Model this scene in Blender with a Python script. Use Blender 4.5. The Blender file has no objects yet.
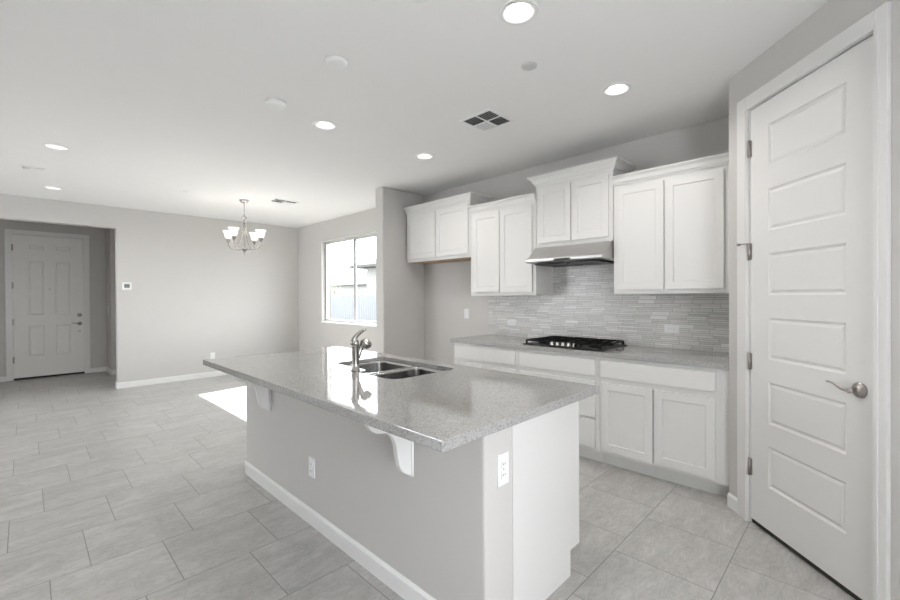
import bpy, bmesh, math, random
from mathutils import Vector, Matrix
random.seed(4)
C = bpy.context.scene.collection
PI = math.pi
CEIL = 2.743
# ------------------------------------------------------------------ camera
scn = bpy.context.scene
yaw, roll, pitch, h = .777, -.0058, -.007, 1.3629
F = Vector((-math.sin(yaw), math.cos(yaw), 0)); Rv = Vector((math.cos(yaw), math.sin(yaw), 0)); U = Vector((0, 0, 1))
F2 = F*math.cos(pitch) + U*math.sin(pitch); U2 = U*math.cos(pitch) - F*math.sin(pitch)
Uc = (U2 - Rv*roll).normalized(); Rc = (Rv + U2*roll).normalized()
cam = bpy.data.cameras.new('camera'); co = bpy.data.objects.new('camera', cam); C.objects.link(co)
cam.sensor_width = 36; cam.lens = 418.38/900*36; cam.shift_y = -.5/900; cam.shift_x = 0
cam.clip_start = .02; cam.clip_end = 500
m = Matrix((Rc, Uc, -F2)).transposed().to_4x4(); m.translation = (0, 0, h); co.matrix_world = m
scn.camera = co
# ------------------------------------------------------------------ world, sun, daylight, exposure
w = bpy.data.worlds.new('world'); scn.world = w; w.use_nodes = True
bg = w.node_tree.nodes['Background']; bg.inputs[0].default_value = (.925, .958, 1, 1); bg.inputs[1].default_value = 7.2
def light(name, typ, loc, direction, energy, color=(1, 1, 1), size=None):
    l = bpy.data.lights.new(name, typ); l.energy = energy; l.color = color
    if typ == 'AREA': l.shape = 'RECTANGLE'; l.size, l.size_y = size
    o = bpy.data.objects.new(name, l); C.objects.link(o); o.location = loc
    o.rotation_euler = Vector(direction).to_track_quat('-Z', 'Y').to_euler(); return o
sun = light('sun', 'SUN', (-7, 10, 9), (.168, -1, -1.035), 34, (1, .985, .97)); sun.data.angle = .003
light('side_daylight_boost', 'AREA', (1.33, .28, 1.25), (-1, 0, .25), 2, (.93, .96, 1), (1.1, 2.2))  # added lamp, boosts the daylight from the unseen side opening
light('rear_daylight_boost', 'AREA', (-6.6, -4.70, 1.25), (0, 1, .1), 3, (1, .985, .965), (1.8, 2.1))  # fill added at the unseen rear opening to lift the daylight
scn.view_settings.view_transform = 'Standard'; scn.view_settings.look = 'None'
scn.view_settings.exposure = 0.50; scn.view_settings.gamma = 1; scn.view_settings.use_curve_mapping = False

# ------------------------------------------------------------------ materials
def mat(name, col, rough=.5, metal=0, spec=.5, noise=0, nscale=5, bump=0, bscale=200, emit=None, estr=0, aniso=0):
    m = bpy.data.materials.new(name); m.use_nodes = True; nt = m.node_tree; b = nt.nodes['Principled BSDF']
    b.inputs['Base Color'].default_value = (*col, 1); b.inputs['Roughness'].default_value = rough
    b.inputs['Metallic'].default_value = metal; b.inputs['Specular IOR Level'].default_value = spec
    tc = nt.nodes.new('ShaderNodeTexCoord')
    if noise:
        n = nt.nodes.new('ShaderNodeTexNoise'); n.inputs['Scale'].default_value = nscale; n.inputs['Detail'].default_value = 3
        nt.links.new(tc.outputs['Object'], n.inputs['Vector'])
        r = nt.nodes.new('ShaderNodeMapRange'); r.inputs['To Min'].default_value = 1-noise; r.inputs['To Max'].default_value = 1+noise
        nt.links.new(n.outputs['Fac'], r.inputs['Value'])
        mx = nt.nodes.new('ShaderNodeVectorMath'); mx.operation = 'SCALE'; mx.inputs[0].default_value = col
        nt.links.new(r.outputs[0], mx.inputs['Scale']); nt.links.new(mx.outputs[0], b.inputs['Base Color'])
    if bump:
        n = nt.nodes.new('ShaderNodeTexNoise'); n.inputs['Scale'].default_value = bscale
        nt.links.new(tc.outputs['Object'], n.inputs['Vector'])
        bp = nt.nodes.new('ShaderNodeBump'); bp.inputs['Strength'].default_value = bump; bp.inputs['Distance'].default_value = .001
        nt.links.new(n.outputs['Fac'], bp.inputs['Height']); nt.links.new(bp.outputs[0], b.inputs['Normal'])
    if emit: b.inputs['Emission Color'].default_value = (*emit, 1); b.inputs['Emission Strength'].default_value = estr
    return m
WALL = mat('grey_wall_paint', (.60, .582, .562), .8, spec=.25, noise=.01, bump=.15, bscale=90)
CEILM = mat('ceiling_paint', (.85, .84, .828), .85, spec=.2, noise=.01, bump=.15, bscale=80)
TRIM = mat('white_trim_paint', (.80, .795, .78), .35, noise=.006)
CAB = mat('white_cabinet_paint', (.745, .735, .715), .38, noise=.006)
DOORM = mat('white_door_paint', (.76, .75, .733), .38, noise=.006)
EDOOR = mat('entry_door_paint', (.86, .84, .81), .45, noise=.006)
PLATE = mat('white_plastic', (.86, .86, .86), .3, noise=.004)
SLOT = mat('dark_slot', (.08, .08, .08), .5, noise=.01)
NICKEL = mat('brushed_nickel', (.46, .44, .415), .25, 1, noise=.04, nscale=60)
SHAD_NICKEL = mat('satin_nickel_hardware', (.40, .37, .35), .28, 1, noise=.05, nscale=60)
STEEL = mat('stainless_steel', (.60, .59, .58), .38, 1, noise=.05, nscale=40)
SINKM = mat('sink_stainless', (.36, .355, .35), .26, 1, noise=.06, nscale=30)
BLACK = mat('black_enamel', (.008, .008, .008), .35, spec=.3, noise=.05)
IRON = mat('cast_iron', (.008, .008, .008), .7, spec=.2, bump=.3, bscale=300)
RUBBER_GAP = mat('dark_rubber_and_gap_shade', (.02, .018, .016), .7, noise=.05)
VENT_SHADE = mat('vent_shade_dark', (.06, .06, .06), .8, noise=.05)
FIXW = mat('white_fixture', (.84, .84, .83), .45, noise=.004)
LAMP = mat('lit_lens', (.9, .9, .9), .4, emit=(1, .98, .94), estr=2.6)
BAFFLE = mat('satin_reflector', (.66, .65, .64), .5, noise=.01)
SHADE = mat('lit_frosted_glass', (.9, .9, .9), .4, emit=(1, .98, .95), estr=.75)
WOODU = mat('raw_wood_underside', (.42, .30, .20), .7, noise=.15, nscale=20)
VINYL = mat('white_vinyl', (.62, .62, .61), .35, noise=.004)
GASKET = mat('grey_gasket', (.20, .21, .21), .6, noise=.05)
VINYLG = mat('grey_plastic', (.60, .60, .59), .5, noise=.01)
SCREEN = mat('display_grey', (.18, .19, .19), .3, noise=.05)
FENCEM = mat('grey_fence_boards', (.15, .157, .168), .8, noise=.08, nscale=3)
BOUNCE_CUT = mat('dark_brown_bounce_cut', (.12, .105, .09), .95, noise=.05, bump=.3, bscale=60)
STUCCO = mat('pale_stucco', (.24, .235, .225), .9, noise=.05, bump=.3, bscale=60)
ROOFM = mat('roof_tiles', (.055, .054, .052), .8, noise=.2, nscale=6)
HILLM = mat('dry_hills', (.06, .057, .052), .95, noise=.15, nscale=.4)
GROUND = mat('dry_ground', (.05, .047, .042), .95, noise=.2, nscale=2)
BARK = mat('tree_bark', (.2, .16, .12), .9, noise=.2, nscale=10)
LEAF = mat('tree_leaves', (.14, .17, .10), .8, noise=.3, nscale=6)

def N(nt, t, **kw):
    n = nt.nodes.new(t)
    for k, v in kw.items(): setattr(n, k, v)
    return n
def math_n(nt, op, a, b=None, c=None):
    n = nt.nodes.new('ShaderNodeMath'); n.operation = op
    for i, v in enumerate((a, b, c)):
        if v is None: continue
        if isinstance(v, (int, float)): n.inputs[i].default_value = v
        else: nt.links.new(v, n.inputs[i])
    return n.outputs[0]
def ramp(nt, fac, stops):
    r = nt.nodes.new('ShaderNodeValToRGB'); nt.links.new(fac, r.inputs[0]); e = r.color_ramp.elements
    while len(e) < len(stops): e.new(.5)
    for q, (p, c) in zip(e, stops): q.position = p; q.color = (*c, 1)
    return r.outputs[0]
def mixc(nt, fac, a, b, mode='MIX'):
    n = nt.nodes.new('ShaderNodeMix'); n.data_type = 'RGBA'; n.blend_type = mode
    for s, v in ((n.inputs['Factor'], fac), (n.inputs['A'], a), (n.inputs['B'], b)):
        if isinstance(v, (int, float)): s.default_value = v
        elif isinstance(v, tuple): s.default_value = (*v, 1)
        else: nt.links.new(v, s)
    return n.outputs['Result']

def floor_mat():
    m = bpy.data.materials.new('stone_look_floor_tile'); m.use_nodes = True; nt = m.node_tree; b = nt.nodes['Principled BSDF']
    tc = N(nt, 'ShaderNodeTexCoord'); sp = N(nt, 'ShaderNodeSeparateXYZ'); nt.links.new(tc.outputs['Object'], sp.inputs[0])
    sx, sy = .4645, .4575
    gx = math_n(nt, 'DIVIDE', math_n(nt, 'ADD', sp.outputs[0], 2.80), sx); kx = math_n(nt, 'FLOOR', gx); fx = math_n(nt, 'FRACT', gx)
    y2 = math_n(nt, 'ADD', math_n(nt, 'SUBTRACT', sp.outputs[1], .073), math_n(nt, 'MULTIPLY', kx, .1535))
    gy = math_n(nt, 'DIVIDE', y2, sy); ky = math_n(nt, 'FLOOR', gy); fy = math_n(nt, 'FRACT', gy)
    def edge(f, s): return math_n(nt, 'MULTIPLY', math_n(nt, 'MINIMUM', f, math_n(nt, 'SUBTRACT', 1, f)), s)
    d = math_n(nt, 'MINIMUM', edge(fx, sx), edge(fy, sy))
    g = N(nt, 'ShaderNodeMapRange', clamp=True); nt.links.new(d, g.inputs[0]); g.inputs[1].default_value = .0012; g.inputs[2].default_value = .0028
    cid = N(nt, 'ShaderNodeCombineXYZ'); nt.links.new(kx, cid.inputs[0]); nt.links.new(ky, cid.inputs[1])
    wn = N(nt, 'ShaderNodeTexWhiteNoise'); nt.links.new(cid.outputs[0], wn.inputs['Vector'])
    off = N(nt, 'ShaderNodeVectorMath', operation='MULTIPLY_ADD'); nt.links.new(wn.outputs['Color'], off.inputs[0]); off.inputs[1].default_value = (9, 9, 9)
    mp = N(nt, 'ShaderNodeMapping'); mp.inputs['Rotation'].default_value = (0, 0, .35); mp.inputs['Scale'].default_value = (2.6, .9, 1)
    nt.links.new(tc.outputs['Object'], mp.inputs[0]); nt.links.new(mp.outputs[0], off.inputs[2])
    n1 = N(nt, 'ShaderNodeTexNoise'); n1.inputs['Scale'].default_value = 2.3; n1.inputs['Detail'].default_value = 8; n1.inputs['Roughness'].default_value = .62; n1.inputs['Distortion'].default_value = 1.2
    nt.links.new(off.outputs[0], n1.inputs['Vector'])
    col = ramp(nt, n1.outputs['Fac'], [(.30, (.41, .40, .382)), (.5, (.48, .467, .45)), (.68, (.545, .532, .515))])
    n2 = N(nt, 'ShaderNodeTexNoise'); n2.inputs['Scale'].default_value = 7; n2.inputs['Detail'].default_value = 6; n2.inputs['Distortion'].default_value = 2.5
    nt.links.new(off.outputs[0], n2.inputs['Vector'])
    vein = ramp(nt, n2.outputs['Fac'], [(.38, (1.02, 1.02, 1.02)), (.47, (.84, .84, .835)), (.52, (1.0, 1.0, 1.0)), (.64, (1.07, 1.07, 1.07))])
    col = mixc(nt, .8, col, vein, 'MULTIPLY')
    tv = N(nt, 'ShaderNodeMapRange'); nt.links.new(wn.outputs['Value'], tv.inputs[0]); tv.inputs[3].default_value = .97; tv.inputs[4].default_value = 1.03
    sc = N(nt, 'ShaderNodeVectorMath', operation='SCALE'); nt.links.new(col, sc.inputs[0]); nt.links.new(tv.outputs[0], sc.inputs['Scale'])
    fin = mixc(nt, g.outputs[0], (.20, .195, .185), sc.outputs[0])
    nt.links.new(fin, b.inputs['Base Color'])
    b.inputs['Roughness'].default_value = .34; b.inputs['Specular IOR Level'].default_value = .5
    bp = N(nt, 'ShaderNodeBump'); bp.inputs['Distance'].default_value = .001; bp.inputs['Strength'].default_value = .4
    nt.links.new(g.outputs[0], bp.inputs['Height']); nt.links.new(bp.outputs[0], b.inputs['Normal'])
    return m
FLOOR = floor_mat()

def quartz(name, base, dark, lightc):
    m = bpy.data.materials.new(name); m.use_nodes = True; nt = m.node_tree; b = nt.nodes['Principled BSDF']
    tc = N(nt, 'ShaderNodeTexCoord')
    v = N(nt, 'ShaderNodeTexVoronoi'); v.inputs['Scale'].default_value = 260; nt.links.new(tc.outputs['Object'], v.inputs['Vector'])
    s = N(nt, 'ShaderNodeSeparateColor'); nt.links.new(v.outputs['Color'], s.inputs[0])
    col = ramp(nt, s.outputs[0], [(.0, dark), (.12, dark), (.2, base), (.80, base), (.9, lightc)])
    n = N(nt, 'ShaderNodeTexNoise'); n.inputs['Scale'].default_value = 30; n.inputs['Detail'].default_value = 4; nt.links.new(tc.outputs['Object'], n.inputs['Vector'])
    v2 = ramp(nt, n.outputs['Fac'], [(.35, (.98, .98, .98)), (.65, (1.02, 1.02, 1.02))])
    col = mixc(nt, 1.0, col, v2, 'MULTIPLY')
    nt.links.new(col, b.inputs['Base Color']); b.inputs['Roughness'].default_value = .05; b.inputs['IOR'].default_value = 2.0
    return m
QUARTZ = quartz('grey_speckled_quartz', (.385, .377, .366), (.23, .226, .22), (.44, .432, .42))

def mosaic():
    m = bpy.data.materials.new('linear_mosaic_tile'); m.use_nodes = True; nt = m.node_tree; b = nt.nodes['Principled BSDF']
    tc = N(nt, 'ShaderNodeTexCoord'); sp = N(nt, 'ShaderNodeSeparateXYZ'); nt.links.new(tc.outputs['Object'], sp.inputs[0])
    rh, L = .034, .145
    gz = math_n(nt, 'DIVIDE', sp.outputs[2], rh); kz = math_n(nt, 'FLOOR', gz); fz = math_n(nt, 'FRACT', gz)
    w0 = N(nt, 'ShaderNodeTexWhiteNoise', noise_dimensions='1D'); nt.links.new(kz, w0.inputs['W'])
    gx = math_n(nt, 'ADD', math_n(nt, 'DIVIDE', sp.outputs[0], L), math_n(nt, 'MULTIPLY', w0.outputs['Value'], 7.3)); kx = math_n(nt, 'FLOOR', gx); fx = math_n(nt, 'FRACT', gx)
    cid = N(nt, 'ShaderNodeCombineXYZ'); nt.links.new(kx, cid.inputs[0]); nt.links.new(kz, cid.inputs[1])
    w1 = N(nt, 'ShaderNodeTexWhiteNoise'); nt.links.new(cid.outputs[0], w1.inputs['Vector'])
    split = math_n(nt, 'GREATER_THAN', w1.outputs['Value'], .30)
    half = math_n(nt, 'MULTIPLY', split, math_n(nt, 'GREATER_THAN', fz, .5))
    c2 = N(nt, 'ShaderNodeCombineXYZ'); nt.links.new(kx, c2.inputs[0]); nt.links.new(kz, c2.inputs[1]); nt.links.new(math_n(nt, 'ADD', half, .5), c2.inputs[2])
    w2 = N(nt, 'ShaderNodeTexWhiteNoise'); nt.links.new(c2.outputs[0], w2.inputs['Vector'])
    dz = math_n(nt, 'MULTIPLY', math_n(nt, 'MINIMUM', fz, math_n(nt, 'SUBTRACT', 1, fz)), rh)
    dm = math_n(nt, 'ADD', math_n(nt, 'MULTIPLY', math_n(nt, 'ABSOLUTE', math_n(nt, 'SUBTRACT', fz, .5)), rh), math_n(nt, 'MULTIPLY', math_n(nt, 'SUBTRACT', 1, split), 1))
    dx = math_n(nt, 'MULTIPLY', math_n(nt, 'MINIMUM', fx, math_n(nt, 'SUBTRACT', 1, fx)), L)
    d = math_n(nt, 'MINIMUM', math_n(nt, 'MINIMUM', dz, dm), dx)
    g = N(nt, 'ShaderNodeMapRange', clamp=True); nt.links.new(d, g.inputs[0]); g.inputs[1].default_value = .0006; g.inputs[2].default_value = .0017
    col = ramp(nt, w2.outputs['Value'], [(.0, (.60, .59, .57)), (.25, (.68, .67, .65)), (.7, (.74, .73, .71)), (.9, (.80, .79, .77)), (1, (.88, .87, .85))])
    mp = N(nt, 'ShaderNodeMapping'); mp.inputs['Scale'].default_value = (6, 1, 60); nt.links.new(tc.outputs['Object'], mp.inputs[0])
    n = N(nt, 'ShaderNodeTexNoise'); n.inputs['Scale'].default_value = 3; nt.links.new(mp.outputs[0], n.inputs['Vector'])
    col = mixc(nt, .7, col, ramp(nt, n.outputs['Fac'], [(.3, (.88, .88, .88)), (.7, (1.08, 1.08, 1.08))]), 'MULTIPLY')
    nt.links.new(mixc(nt, g.outputs[0], (.27, .262, .25), col), b.inputs['Base Color'])
    b.inputs['Roughness'].default_value = .25
    bp = N(nt, 'ShaderNodeBump'); bp.inputs['Distance'].default_value = .0015; bp.inputs['Strength'].default_value = .5
    nt.links.new(g.outputs[0], bp.inputs['Height']); nt.links.new(bp.outputs[0], b.inputs['Normal'])
    return m
MOSAIC = mosaic()
def glass():
    m = bpy.data.materials.new('window_glass'); m.use_nodes = True; nt = m.node_tree; nt.nodes.clear()
    o = N(nt, 'ShaderNodeOutputMaterial'); t = N(nt, 'ShaderNodeBsdfTransparent'); t.inputs[0].default_value = (.97, .985, .98, 1)
    g = N(nt, 'ShaderNodeBsdfGlossy'); g.inputs['Roughness'].default_value = .01
    lw = N(nt, 'ShaderNodeLayerWeight'); mx = N(nt, 'ShaderNodeMixShader')
    fr = math_n(nt, 'ADD', math_n(nt, 'MULTIPLY', math_n(nt, 'POWER', lw.outputs['Facing'], 4), .7), .04)
    nt.links.new(fr, mx.inputs[0]); nt.links.new(t.outputs[0], mx.inputs[1]); nt.links.new(g.outputs[0], mx.inputs[2]); nt.links.new(mx.outputs[0], o.inputs[0])
    return m
GLASS = glass()

# ------------------------------------------------------------------ helpers
def NB(): return bmesh.new()
def box(bm, x0, x1, y0, y1, z0, z1, bev=0):
    vs = [bm.verts.new(p) for p in ((x0, y0, z0), (x1, y0, z0), (x1, y1, z0), (x0, y1, z0), (x0, y0, z1), (x1, y0, z1), (x1, y1, z1), (x0, y1, z1))]
    fs = [bm.faces.new([vs[i] for i in q]) for q in ((3, 2, 1, 0), (4, 5, 6, 7), (0, 1, 5, 4), (1, 2, 6, 5), (2, 3, 7, 6), (3, 0, 4, 7))]
    if bev:
        es = {e for f in fs for e in f.edges}
        bmesh.ops.bevel(bm, geom=list(es), offset=bev, segments=2, affect='EDGES', profile=.6)
    return fs
def prism(bm, pts, z0, z1):                      # plan polygon pulled up
    a = [bm.verts.new((x, y, z0)) for x, y in pts]; b = [bm.verts.new((x, y, z1)) for x, y in pts]
    n = len(pts)
    for i in range(n): bm.faces.new((a[i], a[(i+1) % n], b[(i+1) % n], b[i]))
    bm.faces.new(a[::-1]); bm.faces.new(b)
def extrude_x(bm, prof, x0, x1):                 # (y,z) profile pulled along x
    a = [bm.verts.new((x0, y, z)) for y, z in prof]; b = [bm.verts.new((x1, y, z)) for y, z in prof]
    n = len(prof)
    for i in range(n): bm.faces.new((a[i], a[(i+1) % n], b[(i+1) % n], b[i]))
    bm.faces.new(a[::-1]); bm.faces.new(b)
def lathe(bm, prof, c=(0, 0, 0), seg=32, axis='z', cap=True):
    rings = []
    for r, z in prof:
        ring = []
        for k in range(seg):
            t = 2*PI*k/seg; p = (r*math.cos(t), r*math.sin(t), z)
            if axis == 'y': p = (p[0], p[2], p[1])
            if axis == 'x': p = (p[2], p[0], p[1])
            ring.append(bm.verts.new((p[0]+c[0], p[1]+c[1], p[2]+c[2])))
        rings.append(ring)
    for a, b in zip(rings, rings[1:]):
        for k in range(seg):
            f = bm.faces.new((a[k], a[(k+1) % seg], b[(k+1) % seg], b[k])); f.smooth = True
    if cap:
        bm.faces.new(rings[0][::-1]); bm.faces.new(rings[-1])
def tube(bm, pts, rad, seg=12, caps=True):
    pts = [Vector(p) for p in pts]; n = len(pts)
    if not isinstance(rad, (list, tuple)): rad = [rad]*n
    rings = []; up = Vector((0, 0, 1)); t0 = (pts[1]-pts[0]).normalized()
    if abs(t0.dot(up)) > .95: up = Vector((1, 0, 0))
    for i in range(n):
        t = (pts[min(i+1, n-1)]-pts[max(i-1, 0)]).normalized()
        s = t.cross(up).normalized(); up = s.cross(t).normalized()
        rings.append([bm.verts.new(pts[i]+(s*math.cos(2*PI*k/seg)+up*math.sin(2*PI*k/seg))*rad[i]) for k in range(seg)])
    for a, b in zip(rings, rings[1:]):
        for k in range(seg):
            f = bm.faces.new((a[k], a[(k+1) % seg], b[(k+1) % seg], b[k])); f.smooth = True
    if caps: bm.faces.new(rings[0][::-1]); bm.faces.new(rings[-1])
def bez(p, n=12):
    p = [Vector(q) for q in p]; out = []
    for i in range(n+1):
        t = i/n; q = list(p)
        while len(q) > 1: q = [a.lerp(b, t) for a, b in zip(q, q[1:])]
        out.append(q[0])
    return out
def obj(name, bm, material, parent=None, loc=None, rotz=0, bevel=0, seg=2):
    bmesh.ops.recalc_face_normals(bm, faces=bm.faces)
    me = bpy.data.meshes.new(name); bm.to_mesh(me); bm.free(); me.materials.append(material)
    o = bpy.data.objects.new(name, me); C.objects.link(o)
    if parent: o.parent = parent
    if loc: o.location = loc
    if rotz: o.rotation_euler = (0, 0, rotz)
    if bevel:
        b = o.modifiers.new('bevel', 'BEVEL'); b.width = bevel; b.segments = seg; b.limit_method = 'ANGLE'; b.angle_limit = .6
    return o
def thing(name, label, cat, loc=(0, 0, 0), rotz=0, group=None):
    o = bpy.data.objects.new(name, None); C.objects.link(o); o.empty_display_size = .1
    o.location = loc; o.rotation_euler = (0, 0, rotz)
    if label: o['label'] = label
    if cat: o['category'] = cat
    if group: o['group'] = group
    return o
def tag(o, label, cat, group=None):
    o['label'] = label; o['category'] = cat
    if group: o['group'] = group
    return o
def struct(name, bm, m, parent=None, **k):
    o = obj(name, bm, m, parent, **k)
    if not parent: o['kind'] = 'structure'
    return o
def dup(root, loc, rotz=None, label=None, group=None):
    r = root.copy(); C.objects.link(r); r.location = loc
    if rotz is not None: r.rotation_euler = (0, 0, rotz)
    if label: r['label'] = label
    if group: r['group'] = group
    for ch in list(root.children):
        c = ch.copy(); C.objects.link(c); c.parent = r
        for g in list(ch.children):
            d = g.copy(); C.objects.link(d); d.parent = c
    return r
def bake_boolean(o, cutter):
    md = o.modifiers.new('cut', 'BOOLEAN'); md.operation = 'DIFFERENCE'; md.solver = 'EXACT'; md.object = cutter
    bpy.context.view_layer.update(); dg = bpy.context.evaluated_depsgraph_get()
    me = bpy.data.meshes.new_from_object(o.evaluated_get(dg)); o.modifiers.remove(md); o.data = me
    bpy.data.objects.remove(cutter, do_unlink=True)
def panel_door(w, hh, t, panels, steps):
    """slab, front face at y=0 facing -y; panels = (x0,x1,z0,z1); steps = inset/depth pairs"""
    bm = NB(); xs = sorted({0, w} | {p[0] for p in panels} | {p[1] for p in panels}); zs = sorted({0, hh} | {p[2] for p in panels} | {p[3] for p in panels})
    V = {(i, k): bm.verts.new((x, 0, z)) for i, x in enumerate(xs) for k, z in enumerate(zs)}
    pf = []
    for i in range(len(xs)-1):
        for k in range(len(zs)-1):
            f = bm.faces.new((V[i, k], V[i+1, k], V[i+1, k+1], V[i, k+1]))
            if any(abs(xs[i]-p[0]) < 1e-6 and abs(xs[i+1]-p[1]) < 1e-6 and abs(zs[k]-p[2]) < 1e-6 and abs(zs[k+1]-p[3]) < 1e-6 for p in panels): pf.append(f)
    be = [e for e in bm.edges if len(e.link_faces) == 1]
    r = bmesh.ops.extrude_edge_only(bm, edges=be); nv = [v for v in r['geom'] if isinstance(v, bmesh.types.BMVert)]
    for v in nv: v.co.y = t
    bmesh.ops.contextual_create(bm, geom=[e for e in bm.edges if len(e.link_faces) == 1])
    for f in pf:
        for th, dp in steps:
            if th > 0: bmesh.ops.inset_region(bm, faces=[f], thickness=th, depth=0)
            for v in f.verts: v.co.y += dp
    return bm

# ------------------------------------------------------------------ the room
YB, XL, XE = 3.83, -8.015, -10.1
XR, YR = 1.2, -4.6
bm = NB(); box(bm, -10.4, 1.4, -4.8, 4.0, -.12, 0); struct('floor', bm, FLOOR)
bm = NB(); box(bm, -10.4, 1.4, -4.8, 4.0, CEIL, CEIL+.16); ceiling = struct('ceiling', bm, CEILM)
CANS = [(-1.188, 1.694), (-1.167, 2.787), (-3.063, 1.70), (-3.058, 2.765), (-5.20, .215), (-7.155, .258)]
bm = NB()
for x, y in CANS: lathe(bm, [(.074, CEIL-.05), (.074, CEIL+.085)], (x, y, 0), 40)
cut = obj('cutter', bm, CEILM); bake_boolean(ceiling, cut)

WX0, WX1, WZ0, WZ1 = -7.07, -5.13, .92, 2.385
bm = NB()
box(bm, XL-.16, WX0, YB, YB+.16, 0, CEIL); box(bm, WX1, XR+.15, YB, YB+.16, 0, CEIL)
box(bm, WX0, WX1, YB, YB+.16, 0, WZ0); box(bm, WX0, WX1, YB, YB+.16, WZ1, CEIL); struct('wall_back', bm, WALL)
bm = NB()
for q in ((-10.4, WX0, 0, 3.1), (WX1, 1.4, 0, 3.1), (WX0, WX1, 0, WZ0), (WX0, WX1, WZ1, 3.1)): box(bm, q[0], q[1], YB+.1605, YB+.18, q[2], q[3])
struct('wall_back_bounce_cut', bm, BOUNCE_CUT)  # unseen dark layer, added to keep sun bounce off the fence
OY1, OZ = .98, 2.427; OY0 = -1.25
bm = NB()
extrude_x(bm, [(YR, 0), (OY0, 0), (OY0, OZ), (OY1, OZ), (OY1, 0), (YB, 0), (YB, CEIL), (YR, CEIL)], XL-.16, XL); struct('wall_left', bm, WALL, bevel=.008)
bm = NB(); box(bm, -4.418, -4.255, 3.143, YB, 0, CEIL, .018); struct('wall_fridge_side', bm, WALL)
# entry hall
bm = NB()
DY0, DY1, DZ = -.15, .768, 2.462
box(bm, XE-.16, XE, -1.35, DY0, 0, CEIL); box(bm, XE-.16, XE, DY1, 1.24, 0, CEIL); box(bm, XE-.16, XE, DY0, DY1, DZ, CEIL); struct('wall_entry_front', bm, WALL)
bm = NB()
box(bm, XE, -9.55, 1.08, 1.24, 0, CEIL); box(bm, -9.67, -9.55, 1.24, 1.75, 0, CEIL); box(bm, -9.55, XL-.16, 1.62, 1.75, 0, CEIL); struct('wall_entry_right', bm, WALL)
bm = NB(); box(bm, XE-.16, XL-.16, -1.35, -1.25, 0, CEIL); struct('wall_entry_left', bm, WALL)
# pantry corner
P0 = Vector((-.6073, 3.1781)); ang = -.80; dv = Vector((math.cos(ang), math.sin(ang))); P1 = P0 + dv*1.14; nb = Vector((-dv.y, dv.x))
bm = NB()
def seg_(a, b, z0, z1, th=.12):
    A, B = P0+dv*a, P0+dv*b; Cc, D = B+nb*th, A+nb*th
    prism(bm, [A[:], B[:], Cc[:], D[:]], z0, z1)
S0, S1 = .181, .944
seg_(.0, S0, 0, CEIL); seg_(S1, 1.14, 0, CEIL); seg_(S0, S1, 2.475, CEIL)
A = P0+nb*.12
prism(bm, [P0[:], A[:], (-.50, 3.30), (-.50, YB), (P0.x, YB)], 0, CEIL)
prism(bm, [P1[:], (XR, P1.y), (XR, P1.y+.12), (P1+nb*.12)[:]], 0, CEIL)
struct('wall_pantry', bm, WALL)
bm = NB()
GY0, GY1, GZ = -.35, .9, 2.4
box(bm, XR, XR+.15, GY1, YB, 0, CEIL); box(bm, XR, XR+.15, YR-.15, GY0, 0, CEIL); box(bm, XR, XR+.15, GY0, GY1, GZ, CEIL); box(bm, XR, XR+.15, GY0, GY1, 0, .06)
struct('wall_right', bm, WALL)
bm = NB()
RX0, RX1 = -7.6, -5.6
box(bm, XL-.16, RX0, YR-.15, YR, 0, CEIL); box(bm, RX1, XR, YR-.15, YR, 0, CEIL); box(bm, RX0, RX1, YR-.15, YR, GZ, CEIL); box(bm, RX0, RX1, YR-.15, YR, 0, .06)
struct('wall_rear', bm, WALL)

# baseboards
def bb_profile(bm, a, b, nrm, hh=.088, t=.013):
    """baseboard from plan point a to b, standing out along nrm"""
    a, b, n = Vector(a), Vector(b), Vector(nrm).normalized()
    pr = [(0, 0), (t, 0), (t, hh-.014), (t*.45, hh-.003), (t*.3, hh), (0, hh)]
    A = [bm.verts.new((a.x+n.x*d, a.y+n.y*d, z)) for d, z in pr]; B = [bm.verts.new((b.x+n.x*d, b.y+n.y*d, z)) for d, z in pr]
    k = len(pr)
    for i in range(k): bm.faces.new((A[i], A[(i+1) % k], B[(i+1) % k], B[i]))
    bm.faces.new(A[::-1]); bm.faces.new(B)
bm = NB(); bb_profile(bm, (XL, OY1-.013), (XL, YB), (1, 0)); bb_profile(bm, (XL-.16, OY1), (XL, OY1), (0, -1)); struct('baseboard_left', bm, TRIM)
bm = NB(); bb_profile(bm, (XL, YR), (XL, OY0), (1, 0)); struct('baseboard_left_rear', bm, TRIM)
bm = NB(); bb_profile(bm, (XL, YB), (-4.418, YB), (0, -1)); bb_profile(bm, (-4.418, YB), (-4.418, 3.13), (-1, 0)); bb_profile(bm, (-4.431, 3.143), (-4.242, 3.143), (0, -1)); bb_profile(bm, (-4.255, 3.13), (-4.255, YB), (1, 0)); bb_profile(bm, (-4.255, YB), (-3.13, YB), (0, -1)); struct('baseboard_back', bm, TRIM)
bm = NB(); bb_profile(bm, (XE, .84), (XE, 1.08), (1, 0)); bb_profile(bm, (XE, -1.25), (XE, -.222), (1, 0)); bb_profile(bm, (XE, 1.08), (-9.537, 1.08), (0, -1)); bb_profile(bm, (-9.55, 1.067), (-9.55, 1.62), (1, 0)); bb_profile(bm, (-9.55, 1.62), (XL-.16, 1.62), (0, -1)); struct('baseboard_entry', bm, TRIM)
bm = NB(); bb_profile(bm, P0[:], (P0+dv*.10)[:], (-nb)[:]); bb_profile(bm, (P0+dv*1.0)[:], P1[:], (-nb)[:]); struct('baseboard_pantry', bm, TRIM)

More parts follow.
